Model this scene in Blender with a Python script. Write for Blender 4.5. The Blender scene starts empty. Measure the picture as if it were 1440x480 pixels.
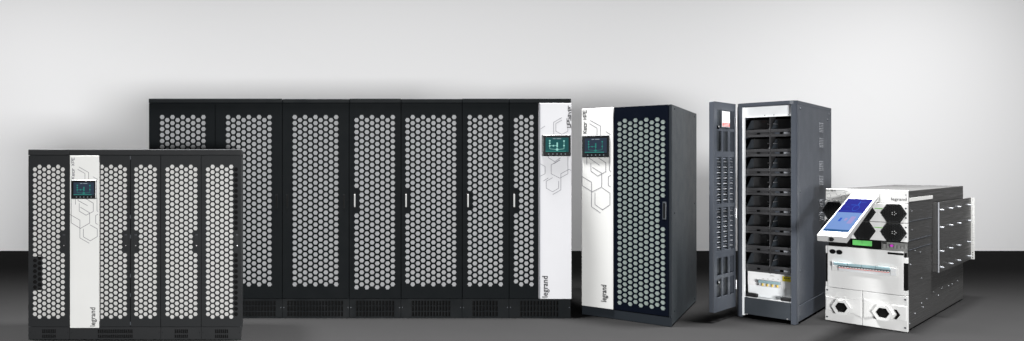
import bpy, bmesh, math, random
import numpy as np
from mathutils import Vector, Matrix
from mathutils.geometry import delaunay_2d_cdt

random.seed(7)
S = bpy.context.scene
COL = S.collection
F, CX, CY, EYE = 900.0, 370.0, 232.0, 1.4          # focal length and principal point in photo pixels, eye height in metres

# ------------------------------------------------------------------ materials
def srgb(r, g, b):
    f = lambda c: (c / 12.92 if c <= .04045 else ((c + .055) / 1.055) ** 2.4)
    return (f(r / 255), f(g / 255), f(b / 255), 1)

def mat(name, col, rough=.5, metal=0., spec=.5, bump=0., bscale=400., var=0., vscale=6., coat=0., stretch=None):
    m = bpy.data.materials.new(name); m.use_nodes = True
    nt = m.node_tree; N = nt.nodes; L = nt.links
    b = N['Principled BSDF']
    b.inputs['Base Color'].default_value = col
    b.inputs['Roughness'].default_value = rough
    b.inputs['Metallic'].default_value = metal
    b.inputs['Specular IOR Level'].default_value = spec
    b.inputs['Coat Weight'].default_value = coat
    b.inputs['Coat Roughness'].default_value = .08
    tc = N.new('ShaderNodeTexCoord')
    src = tc.outputs['Object']
    if stretch:
        mp = N.new('ShaderNodeMapping'); mp.inputs['Scale'].default_value = stretch
        L.new(src, mp.inputs['Vector']); src = mp.outputs['Vector']
    if bump:
        n = N.new('ShaderNodeTexNoise'); n.inputs['Scale'].default_value = bscale; n.inputs['Detail'].default_value = 3
        L.new(src, n.inputs['Vector'])
        bp = N.new('ShaderNodeBump'); bp.inputs['Strength'].default_value = bump; bp.inputs['Distance'].default_value = .001
        L.new(n.outputs['Fac'], bp.inputs['Height']); L.new(bp.outputs['Normal'], b.inputs['Normal'])
    if var:
        n = N.new('ShaderNodeTexNoise'); n.inputs['Scale'].default_value = vscale; n.inputs['Detail'].default_value = 5
        L.new(src, n.inputs['Vector'])
        r = N.new('ShaderNodeMapRange'); r.inputs['To Min'].default_value = max(.02, rough - var); r.inputs['To Max'].default_value = rough + var
        r.inputs['From Min'].default_value = .3; r.inputs['From Max'].default_value = .7
        L.new(n.outputs['Fac'], r.inputs['Value']); L.new(r.outputs['Result'], b.inputs['Roughness'])
        mx = N.new('ShaderNodeMix'); mx.data_type = 'RGBA'
        mx.inputs['A'].default_value = tuple(c * (1 - var * .8) for c in col[:3]) + (1,)
        mx.inputs['B'].default_value = tuple(min(1, c * (1 + var * .8)) for c in col[:3]) + (1,)
        L.new(n.outputs['Fac'], mx.inputs['Factor']); L.new(mx.outputs['Result'], b.inputs['Base Color'])
    return m

def glow(name, col, strength=1., base=(.001, .001, .0012, 1)):
    m = mat(name, base, .3, spec=.04)
    b = m.node_tree.nodes['Principled BSDF']
    b.inputs['Emission Color'].default_value = col
    b.inputs['Emission Strength'].default_value = strength
    return m

M = dict(
    wall=mat('pale grey wall paint', (.74, .74, .745, 1), .9, spec=.1, bump=.05, bscale=60),
    floor=mat('dark matte floor', (.0125, .0124, .0125, 1), .85, spec=0., bump=.08, bscale=250, var=.06, vscale=3),
    black=mat('black powder coat', (.0032, .0043, .005, 1), .6, spec=.05, bump=.25, bscale=900, var=.03, vscale=9),
    black_trim=mat('black trim', (.0048, .006, .0068, 1), .55, spec=.07, bump=.2, bscale=900, var=.1),
    charcoal=mat('charcoal powder coat', (.0175, .0185, .0195, 1), .6, spec=.08, bump=.25, bscale=900, var=.03, vscale=9),
    charcoal_trim=mat('charcoal trim', (.019, .0198, .0208, 1), .6, spec=.1, bump=.25, bscale=900, var=.1),
    navy=mat('navy gloss coat', (.0016, .0026, .0056, 1), .38, spec=.05, bump=.05, bscale=300, var=.06, coat=.02),
    navy_plinth=mat('dark plinth coat', (.009, .0115, .0145, 1), .55, spec=.12, bump=.2, bscale=900),
    navy_side=mat('dark slate side coat', (.016, .0205, .024, 1), .5, spec=.35, bump=.3, bscale=900, var=.03, vscale=7),
    white=mat('white panel lacquer', (.47, .47, .485, 1), .4, spec=.3, bump=.03, bscale=500, var=.03),
    strip_white=mat('matte white panel lacquer', (.47, .47, .46, 1), .4, spec=.3, bump=.03, bscale=500, var=.03),
    warm_white=mat('warm white panel lacquer', (.62, .62, .605, 1), .4, spec=.3, bump=.03, bscale=500, var=.03),
    filt=mat('grey filter foam', (.31, .313, .32, 1), .95, spec=.1, bump=.5, bscale=700, var=.1, vscale=9),
    filt_light=mat('pale filter foam', (.47, .465, .455, 1), .95, spec=.1, bump=.5, bscale=700, var=.1, vscale=9),
    filt_green=mat('greenish filter foam', (.27, .315, .295, 1), .95, spec=.1, bump=.5, bscale=700, var=.08, vscale=9),
    hole=mat('recess shade black', (.004, .004, .004, 1), .8, spec=.1),  # near-black colour stands in for shade inside holes and slots; also black parts
    ink=mat('black ink', (.012, .012, .014, 1), .6, spec=.2),
    line=mat('grey printed line', (.13, .13, .145, 1), .6, spec=.2),
    steel=mat('brushed steel', (.62, .62, .63, 1), .32, metal=.8, bump=.1, bscale=200, stretch=(1, 1, 14)),
    dull_steel=mat('dull steel', (.27, .28, .30, 1), .55, metal=.1, spec=.3),
    handle_grey=mat('satin grey handle', (.36, .36, .355, 1), .5, spec=.3),
    galv=mat('galvanised steel', (.84, .86, .87, 1), .42, metal=.15, bump=.08, bscale=60, var=.07, vscale=14),
    slate=mat('slate grey coat', (.047, .054, .067, 1), .42, spec=.45, bump=.2, bscale=800, var=.03, vscale=7),
    slate_dark=mat('dark slate coat', (.032, .038, .045, 1), .45, spec=.4, bump=.2, bscale=800, var=.08),
    tray=mat('black tray plastic', (.034, .034, .036, 1), .38, spec=.45, bump=.1, bscale=500, var=.08),
    rubber=mat('black rubber', (.01, .01, .011, 1), .7, spec=.3),
    rack=mat('dark brushed metal', (.044, .0435, .043, 1), .42, metal=.25, spec=.5, bump=.35, bscale=160, var=.14, vscale=5, stretch=(1, .4, 26)),
    rack_white=mat('bright white coat', (.60, .60, .592, 1), .38, spec=.35, bump=.02, bscale=300, var=.02),
    screen_shell=mat('grey screen housing', (.34, .34, .337, 1), .42, spec=.35, var=.02),
    rack_grey=mat('light grey coat', (.58, .58, .565, 1), .45, spec=.35, var=.03),
    plastic=mat('pale plastic', (.55, .56, .57, 1), .35),
    clear=mat('teal window cover', (.25, .36, .39, 1), .12, spec=.6),
    bezel=mat('black glass bezel', (.006, .007, .008, 1), .25, spec=.5),
    paper=mat('white paper', (.78, .78, .78, 1), .8),
    red=mat('red print', (.62, .05, .04, 1), .7),
    yellow=mat('yellow sticker', (.72, .60, .03, 1), .6),
    lever=mat('yellow lever', (.75, .55, .12, 1), .5),
    green=mat('green terminal plastic', (.12, .50, .12, 1), .45),
    board=mat('grey circuit parts', (.16, .16, .155, 1), .5, var=.2, vscale=40),
    magenta=mat('magenta plug', (.55, .03, .50, 1), .4),
    led=glow('green light bar', srgb(110, 200, 60), .75),
    lcd_dark=glow('slate display glass', srgb(66, 80, 100), .55),
    lcd_teal=glow('teal display glass', srgb(40, 96, 98), .75),
    lcd_line=glow('mint display lines', srgb(62, 160, 148), .6),
    lcd_pale=glow('pale display lines', srgb(170, 235, 225), .8),
    lcd_white=glow('white display text', srgb(190, 205, 215), .6),
    blue_deep=glow('deep blue display', srgb(2, 14, 150), 1.),
    blue_pale=glow('pale blue display', srgb(118, 152, 212), 1.),
    blue_mid=glow('mid blue display', srgb(30, 90, 200), 1.),
    blue_teal=glow('dark teal display', srgb(10, 84, 140), 1.),
    mauve=glow('mauve display', srgb(160, 150, 205), 1.),
    screen_rim=glow('lit display rim', srgb(215, 225, 255), .25, (.5, .5, .52, 1)),
)

# ------------------------------------------------------------------ mesh building
class MB:
    """Collects shapes into one mesh."""
    def __init__(s): s.bm = bmesh.new()
    def _add(s, vs, fs):
        v = [s.bm.verts.new(p) for p in vs]
        for f in fs:
            try: s.bm.faces.new([v[i] for i in f])
            except ValueError: pass
        return v
    def box(s, x0, x1, y0, y1, z0, z1, bev=0., seg=2):
        if x0 > x1: x0, x1 = x1, x0
        if z0 > z1: z0, z1 = z1, z0
        b = bmesh.new()
        bmesh.ops.create_cube(b, size=1)
        for v in b.verts:
            v.co = Vector(((x0 + x1) / 2 + v.co.x * (x1 - x0), (y0 + y1) / 2 + v.co.y * (y1 - y0), (z0 + z1) / 2 + v.co.z * (z1 - z0)))
        if bev: bmesh.ops.bevel(b, geom=b.edges[:], offset=bev, segments=seg, profile=.5, affect='EDGES')
        s.join(b); return s
    def join(s, b, mtx=None):
        me = bpy.data.meshes.new('tmp'); b.to_mesh(me); b.free()
        if mtx: me.transform(mtx)
        s.bm.from_mesh(me); bpy.data.meshes.remove(me); return s
    def prism(s, poly, y0, y1, bev=0.):                 # polygon in (x, z), extruded along y
        b = bmesh.new(); n = len(poly)
        A = [b.verts.new((p[0], y0, p[1])) for p in poly]; B = [b.verts.new((p[0], y1, p[1])) for p in poly]
        f1 = b.faces.new(A); b.faces.new(B[::-1])
        for i in range(n): b.faces.new((A[i], B[i], B[(i + 1) % n], A[(i + 1) % n]))
        bmesh.ops.recalc_face_normals(b, faces=b.faces[:])
        if bev:
            e = [e for e in b.edges if all(abs(v.co.y - y0) < 1e-9 for v in e.verts)]
            bmesh.ops.bevel(b, geom=e, offset=bev, segments=2, profile=.5, affect='EDGES')
        s.join(b); return s
    def quadslab(s, P, n, t):                           # four points, thickness t along -n
        n = Vector(n).normalized()
        Q = [Vector(p) for p in P] + [Vector(p) - n * t for p in P]
        b = bmesh.new(); v = [b.verts.new(q) for q in Q]
        for f in ((0, 1, 2, 3), (7, 6, 5, 4), (0, 4, 5, 1), (1, 5, 6, 2), (2, 6, 7, 3), (3, 7, 4, 0)): b.faces.new([v[i] for i in f])
        bmesh.ops.recalc_face_normals(b, faces=b.faces[:])
        s.join(b); return s
    def cyl(s, c, r, h, axis='Y', n=20, r2=None):
        b = bmesh.new()
        bmesh.ops.create_cone(b, cap_ends=True, segments=n, radius1=r, radius2=r if r2 is None else r2, depth=h)
        R = {'Y': Matrix.Rotation(math.pi / 2, 4, 'X'), 'X': Matrix.Rotation(math.pi / 2, 4, 'Y'), 'Z': Matrix()}[axis]
        s.join(b, Matrix.Translation(c) @ R); return s
    def ribbon(s, pts, w, y=-.0006, th=.0005, closed=False):   # mitred flat line in (x, z)
        P = [Vector(p) for p in pts]; n = len(P); Lf, Rt = [], []
        for i in range(n):
            a = P[i - 1] if (i > 0 or closed) else None; c = P[(i + 1) % n] if (i < n - 1 or closed) else None
            d1 = (P[i] - a).normalized() if a is not None else None; d2 = (c - P[i]).normalized() if c is not None else None
            if d1 is None: d1 = d2
            if d2 is None: d2 = d1
            n1 = Vector((-d1.y, d1.x)); n2 = Vector((-d2.y, d2.x)); m = n1 + n2
            if m.length < 1e-6: m = n1
            m.normalize(); k = w / 2 / max(.35, m.dot(n1))
            Lf.append(P[i] + m * k); Rt.append(P[i] - m * k)
        vs = []
        for p in Lf: vs.append((p.x, y, p.y))
        for p in Rt: vs.append((p.x, y, p.y))
        fs = []
        for i in range(n if closed else n - 1):
            j = (i + 1) % n; fs.append((i, n + i, n + j, j))
        s._add(vs, fs); return s
    def build(s, name, m, parent=None, loc=None):
        me = bpy.data.meshes.new(name); s.bm.to_mesh(me); s.bm.free()
        me.materials.append(m)
        o = bpy.data.objects.new(name, me); COL.objects.link(o)
        if parent: o.parent = parent
        if loc: o.location = loc
        return o

def plate(name, outer, holes, y0, y1, m, parent):
    """Sheet in the (x, z) plane between depths y0 and y1 with real holes."""
    co, ed = [], []
    loops = [outer] + holes
    for poly in loops:
        n0 = len(co); n = len(poly)
        co += [Vector((p[0], p[1])) for p in poly]
        ed += [(n0 + i, n0 + (i + 1) % n) for i in range(n)]
    vs, _, fs, ov, _, _ = delaunay_2d_cdt(co, ed, [], 1, 1e-7)
    own = [q for q, poly in enumerate(loops) for _ in poly]
    lp = [own[v[0]] if v else 0 for v in ov]                       # the loop each corner belongs to
    fs = [f for f in fs if not (lp[f[0]] > 0 and all(lp[i] == lp[f[0]] for i in f))]
    b = bmesh.new()
    for y, flip in ((y0, False), (y1, True)):
        v = [b.verts.new((p.x, y, p.y)) for p in vs]
        for f in fs:
            P = [vs[i] for i in f]
            ccw = (P[1] - P[0]).cross(P[2] - P[0]) > 0
            b.faces.new([v[i] for i in (f if ccw != flip else f[::-1])])
    for q, poly in enumerate(loops):
        A = [b.verts.new((p[0], y0, p[1])) for p in poly]; B = [b.verts.new((p[0], y1, p[1])) for p in poly]; n = len(poly)
        for i in range(n):
            j = (i + 1) % n
            b.faces.new((A[i], B[i], B[j], A[j]) if q == 0 else (A[j], B[j], B[i], A[i]))
    bmesh.ops.remove_doubles(b, verts=b.verts[:], dist=1e-6)
    me = bpy.data.meshes.new(name); b.to_mesh(me); b.free(); me.materials.append(m)
    o = bpy.data.objects.new(name, me); COL.objects.link(o); o.parent = parent
    return o

def rect(x0, x1, z0, z1): return [(x0, z0), (x1, z0), (x1, z1), (x0, z1)]
def hexa(x, z, r, sx=1., rot=0.): return [(x + sx * r * math.cos(math.pi / 3 * k + rot), z + r * math.sin(math.pi / 3 * k + rot)) for k in range(6)]

def word(txt, size, name, m, parent, x, z, y=-.001, vertical=True, bold=.016, align='LEFT', sx=1.):
    cu = bpy.data.curves.new(name, 'FONT'); cu.body = txt; cu.size = size; cu.offset = bold * size; cu.extrude = .0004; cu.align_x = align
    cu.space_character = 1.04
    t = bpy.data.objects.new('tmp', cu); COL.objects.link(t)
    me = bpy.data.meshes.new_from_object(t.evaluated_get(bpy.context.evaluated_depsgraph_get()))
    bpy.data.objects.remove(t); bpy.data.curves.remove(cu)
    if vertical: T = Matrix(((0, -1, 0, x), (0, 0, -1, y), (sx, 0, 0, z), (0, 0, 0, 1)))
    else: T = Matrix(((sx, 0, 0, x), (0, 0, -1, y), (0, 1, 0, z), (0, 0, 0, 1)))
    me.transform(T); me.name = name; me.materials.clear(); me.materials.append(m)
    o = bpy.data.objects.new(name, me); COL.objects.link(o); o.parent = parent
    return o

GLYPH = {
 'K': [[(0, 0), (0, 6)], [(4, 6), (.5, 3), (4, 0)]], 'e': [[(4, 0), (0, 0), (0, 4), (4, 4), (4, 2), (.6, 2)]],
 'o': [[(0, 0), (4, 0), (4, 4), (0, 4), (0, -.45)]], 'r': [[(0, 0), (0, 4), (3, 4)]],
 'X': [[(0, 0), (4, 6)], [(0, 6), (1.7, 3.4)], [(2.3, 2.6), (4, 0)]], 'P': [[(0, 0), (0, 6), (4, 6), (4, 2.6), (.6, 2.6)]],
 'E': [[(4, 0), (0, 0), (0, 6), (4, 6)], [(.6, 3), (3.6, 3)]], 'H': [[(0, 0), (0, 6)], [(4, 0), (4, 6)], [(.6, 3), (3.4, 3)]],
 'U': [[(0, 6), (0, 0), (4, 0), (4, 6)]], 'S': [[(0, 0), (4, 0), (4, 3), (0, 3), (0, 6), (4, 6)]],
 'a': [[(0, 4), (4, 4), (4, 0), (0, 0), (0, 2), (3.4, 2)]], 'v': [[(0, 4), (2, 0), (4, 4)]],
 'M': [[(0, 0), (0, 6), (2, 3), (4, 6), (4, 0)]], 'O': [[(0, 0), (4, 0), (4, 6), (0, 6), (0, -.45)]], 'D': [[(0, 0), (3, 0), (4, 1), (4, 5), (3, 6), (0, 6), (0, -.45)]],
 'R': [[(0, 0), (0, 6), (4, 6), (4, 3), (.6, 3)], [(2, 2.5), (4, 0)]], 'I': [[(0, 0), (0, 6)]],
}
def tech_word(txt, x, z, length, cap, name, m, parent, y=-.0012, vertical=True, wt=.2):
    """Thin squared lettering drawn in strokes; reads upwards when vertical."""
    adv = 0; strokes = []
    for ch in txt:
        if ch == ' ': adv += 3; continue
        for st in GLYPH[ch]: strokes.append([(adv + p[0], p[1]) for p in st])
        adv += (2 if ch == 'I' else 5.6 if ch != 'r' else 4.4)
    kx = length / (adv - 1.6); kz = cap / 6; mb = MB()
    for i, st in enumerate(strokes):
        pts = [((x - p[1] * kz, z + p[0] * kx) if vertical else (x + p[0] * kx, z + p[1] * kz)) for p in st]
        mb.ribbon(pts, cap * wt, y - .0001 * (i % 5))
    return mb.build(name, m, parent)

def pins(name, m, parent, centres, r, h, axis='Y', n=14):
    for c in centres: MB().cyl(c, r, h, axis, n).build(name, m, parent)

def empty(name, label, cat, loc, rot=0.):
    o = bpy.data.objects.new(name, None); COL.objects.link(o); o.empty_display_size = .1
    o.location = loc; o.rotation_euler = (0, 0, rot); o['label'] = label; o['category'] = cat
    return o

def homography(src, dst):
    A, b = [], []
    for (x, y), (u, v) in zip(src, dst):
        A.append([x, y, 1, 0, 0, 0, -u * x, -u * y]); b.append(u)
        A.append([0, 0, 0, x, y, 1, -v * x, -v * y]); b.append(v)
    h = np.append(np.linalg.solve(np.array(A, float), np.array(b, float)), 1).reshape(3, 3)
    def f(x, y):
        q = h @ np.array([x, y, 1.]); return float(q[0] / q[2]), float(q[1] / q[2])
    return f

# ------------------------------------------------------------------ setting
WALL_Y = EYE * F / (353 - CY)
o = MB().box(-14, 24, -6, WALL_Y + .2, -.2, 0).build('floor', M['floor']); o['kind'] = 'structure'
o = MB().box(-14, 24, WALL_Y, WALL_Y + .2, .0005, 9).build('wall', M['wall']); o['kind'] = 'structure'

# ------------------------------------------------------------------ small shared pieces
def control_screen(panel, x0, x1, z0, z1, lcd, lines, y=0., name='control_screen'):
    """Black bezel with a display, a little line diagram and five keys under it."""
    w, h = x1 - x0, z1 - z0
    bz = MB().box(x0, x1, y - .016, y - .0005, z0, z1, .006, 3).build(name, M['bezel'], panel)
    yy = y - .0165
    a0, a1, b0, b1 = x0 + w * .11, x1 - w * .09, z0 + h * .2, z1 - h * .13
    d = MB().box(a0, a1, yy - .0008, yy, b0, b1).build('display', lcd, bz)
    W, H = a1 - a0, b1 - b0; g = MB(); y1 = yy - .0014; t = h * .017
    P = lambda u, v: (a0 + u * W, b0 + v * H)
    def nd(u, v, r=.04, q=1): (g.prism(hexa(*P(u, v), r * W, 1, math.pi / 6), y1 - .0004 * q, y1 + .0003))
    k = 0
    for pts in ([(.18, .78), (.18, .22), (.5, .16)], [(.18, .44), (.5, .44)], [(.5, .62), (.5, .14)], [(.5, .16), (.8, .22), (.8, .78)], ):
        g.ribbon([P(*p) for p in pts], t, y1 - .0001 * k); k += 1
    for u, v in ((.18, .78), (.18, .6), (.18, .42), (.34, .43), (.5, .43), (.8, .76), (.8, .44)): nd(u, v)
    nd(.5, .17, .06, 2)
    g.box(*[P(.475, 0)[0], P(.535, 0)[0]], y1 - .0012, y1, P(0, .34)[1], P(0, .66)[1])
    g.build('diagram', lines, bz)
    MB().box(P(.0, 0)[0], P(.88, 0)[0], y1 - .0004, y1 + .0004, P(0, .02)[1], P(0, .08)[1]).build('status_bar', M['lcd_line'], bz)
    tt = MB()
    for i in range(9):
        if i in (3,): continue
        tt.box(P(.32 + i * .04, 0)[0], P(.352 + i * .04, 0)[0], y1 - .0003, y1 + .0003, P(0, .9)[1], P(0, .95)[1])
    tt.build('title_text', M['lcd_white'], bz)
    for i in range(5):
        u = x0 + w * (.22 + .145 * i); MB().box(u - w * .018, u + w * .018, y - .0172, y - .0158, z0 + h * .09, z0 + h * .12).build('key_mark', M['lcd_white'], bz)
    return bz

def line_art(panel, polys, m, name, w, y=-.0006):
    g = MB()
    for i, p in enumerate(polys): g.ribbon(p, w, y - .0001 * (i % 9))
    return g.build(name, m, panel)

def vent_grid(x0, x1, z0, z1, nx, nz, gx=.3, gz=.18):
    hs = []; W = (x1 - x0) / nx; H = (z1 - z0) / nz
    for i in range(nx):
        for k in range(nz):
            hs.append(rect(x0 + W * (i + gx / 2), x0 + W * (i + 1 - gx / 2), z0 + H * (k + gz / 2), z0 + H * (k + 1 - gz / 2)))
    return hs

def comb(x0, ncol, pitch, row, ytop, ybot, down_first, r, to_local, skip=None):
    """Hexagon centres laid out in photo-scale columns, turned to the front plane of the cabinet."""
    hs = []
    for c in range(ncol):
        y = ytop + (row / 2 if (c % 2 == 0) == down_first else 0)
        while y <= ybot + .6:
            px = x0 + c * pitch
            if not (skip and skip(c, y)):
                u, z = to_local(px, y); hs.append((u, z))
            y += row
    return hs

# ------------------------------------------------------------------ the long black cabinet row at the back
def build_row():
    Y = EYE * F / (448 - CY); k = Y / F
    X0 = (209 - CX) * k
    root = empty('cabinet_row', 'long black cabinet row of seven perforated doors with a teal screen, behind the shorter cabinet', 'power cabinet', (X0, Y, 0))
    T = lambda px, py: ((px - 209) * k, (448 - py) * k)
    D = .79; seams = [209, 302.6, 397, 491, 564, 650, 716, 757.2]
    zt = T(0, 139)[1]; zc = T(0, 145)[1]; zd = T(0, 420.3)[1]; W = T(803, 0)[0]
    b = MB()
    b.box(.004, W - .004, .03, D, .03, zc + .004)
    b.build('cabinet_body', M['black'], root)
    # caps and plinths follow the modules
    cs = [209, 397, 491.5, 564, 650, 716, 803]
    for i in range(6):
        x0, x1 = T(cs[i], 0)[0], T(cs[i + 1], 0)[0]
        MB().box(x0 + .0015, x1 - .0015, -.006, D + .002, zc, zt - (.003 if i in (1, 3) else 0), .004).build('top_cap', M['black_trim'], root)
    vents = {0: [(231, 290), (331, 388)], 1: [(403.3, 483)], 2: [(500, 555)], 3: [(578.5, 634)], 4: [(664, 700.6)], 5: [(731, 786)]}
    for i in range(6):
        x0, x1 = T(cs[i], 0)[0] + .0015, T(cs[i + 1], 0)[0] - .0015
        hs = []
        for a, c in vents[i]: hs += vent_grid(T(a, 0)[0], T(c, 0)[0], T(0, 446)[1], T(0, 422.8)[1], max(5, round((c - a) / 4.4)), 3, .28, .14)
        p = plate('plinth', rect(x0, x1, .001, zd - .003), hs, .006, .02, M['black_trim'], root)
        MB().box(x0 + .01, x1 - .01, .0215, .026, .006, zd - .008).build('vent_backing', M['hole'], p)
        pins('screw', M['slate'], p, [(ax, .0055, zd * .55) for ax in (x0 + .012, x1 - .012)], .004, .002)
    pitch, row, r = 7.28, 8.4, 3.42 * k
    spec = [(228, 9, False, None), (320.8, 9, False, None), (414.6, 9, False, None), (501.5, 8, True, 'L'), (573.2, 10, True, 'L'), (660.7, 7, False, 'L'), (725.8, 4, True, 'L')]
    for i, (hx, n, down, hd) in enumerate(spec):
        x0, x1 = T(seams[i], 0)[0] + .003, T(seams[i + 1], 0)[0] - .003
        sk = (lambda c, y: c == 0 and 268 < y < 297.5) if hd else None
        cs_ = comb(hx, n, pitch if i != 0 else 7.26, row, 164.9, 405 if i == 3 else 401, down, r, T, sk)
        d = plate('door', rect(x0, x1, zd + .002, zc - .003), [hexa(u, z, r) for u, z in cs_], 0, .0045, M['black'], root)
        MB().box(x0 + .002, x1 - .002, .0105, .027, zd + .004, zc - .005).build('door_frame', M['black'], d)
        u0, u1 = T(hx - 5, 0)[0], T(hx + (n - 1) * pitch + 5, 0)[0]
        MB().box(max(u0, x0 + .005), min(u1, x1 - .005), .0052, .0098, T(0, 409)[1], T(0, 158)[1]).build('filter', M['filt'], d)
        if hd:
            hx0 = {3: 498.6, 4: 570.6, 5: 657.6, 6: 722.5}[i]; a, t0 = T(hx0, 293); _, t1 = T(hx0, 270)
            MB().box(a - .009, a + .009, -.003, -.0003, t0, t1, .002).build('handle_plate', M['hole'], d)
            MB().box(a - .0065, a + .0065, -.016, -.0035, t0 + .01, t1 - .02, .004, 3).build('handle', M['handle_grey'], d)
        for hx0 in {1: [389], 2: [403.8, 483.6]}.get(i, []):
            a, t0 = T(hx0, 293); _, t1 = T(hx0, 273.5)
            h = MB().box(a - .011, a + .011, -.003, -.0003, t0, t1, .002)
            h.build('handle_plate', M['black_trim'], d)
            MB().box(a - .006, a + .006, -.005, -.0032, t0 + .008, t1 - .008, .0005).build('handle', M['hole'], d)
            MB().cyl((a + (.03 if hx0 != 403.8 else -.03), -.001, (t0 + t1) / 2 + .01), .0045, .003).build('lock', M['hole'], d)
    # white control panel
    x0, x1 = T(757.6, 0)[0], W - .001
    p = MB().box(x0, x1, -.012, .028, zd, zc - .003, .003).build('control_panel', M['white'], root)
    MB().box(x0 + .0005, x0 + .0075, -.0135, -.0122, zd + .002, zc - .005).build('panel_edge', M['slate'], p)
    A = lambda zx, zy: T(750 + zx / 3.317, 140 + zy / 3.31); B = lambda zx, zy: T(750 + zx / 6.4, 225 + zy / 6.4)
    pl = [[A(130, 85), A(92, 107), A(92, 166)], [A(130, 97), A(102, 113), A(102, 148), A(130, 164), A(158, 148), A(158, 125)], [A(31, 138), A(52, 124)],
          [A(68, 262), A(68, 272), A(97, 290), A(124, 272)], [A(92, 300), A(122, 282)],
          [B(57, 36), B(100, 60), B(100, 125), B(57, 147)], [B(232, 0), B(155, 45), B(155, 125), B(232, 165), B(305, 125), B(305, -95)],
          [B(85, 190), B(130, 162)], [B(168, 160), B(110, 192), B(110, 255), B(168, 287), B(222, 255), B(222, 190)],
          [B(168, 312), B(242, 270), B(242, 125), B(315, 85), B(334, 96)]]
    line_art(p, pl, M['line'], 'hexagon_line_print', .0042, -.0127)
    control_screen(p, T(760.8, 0)[0], T(801, 0)[0], T(0, 220)[1], T(0, 190)[1], M['lcd_teal'], M['lcd_pale'], -.012)
    tech_word('UPSaver', T(801.6, 0)[0], T(0, 179.4)[1], 30.4 * k, 5.2 * k, 'lettering', M['ink'], p, -.013)
    word('legrand', 11.2 * k, 'lettering', M['ink'], p, T(769.2, 0)[0], T(0, 418.5)[1], -.0128, sx=.86 * 35.5 / 34)
    return root
build_row()

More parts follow.
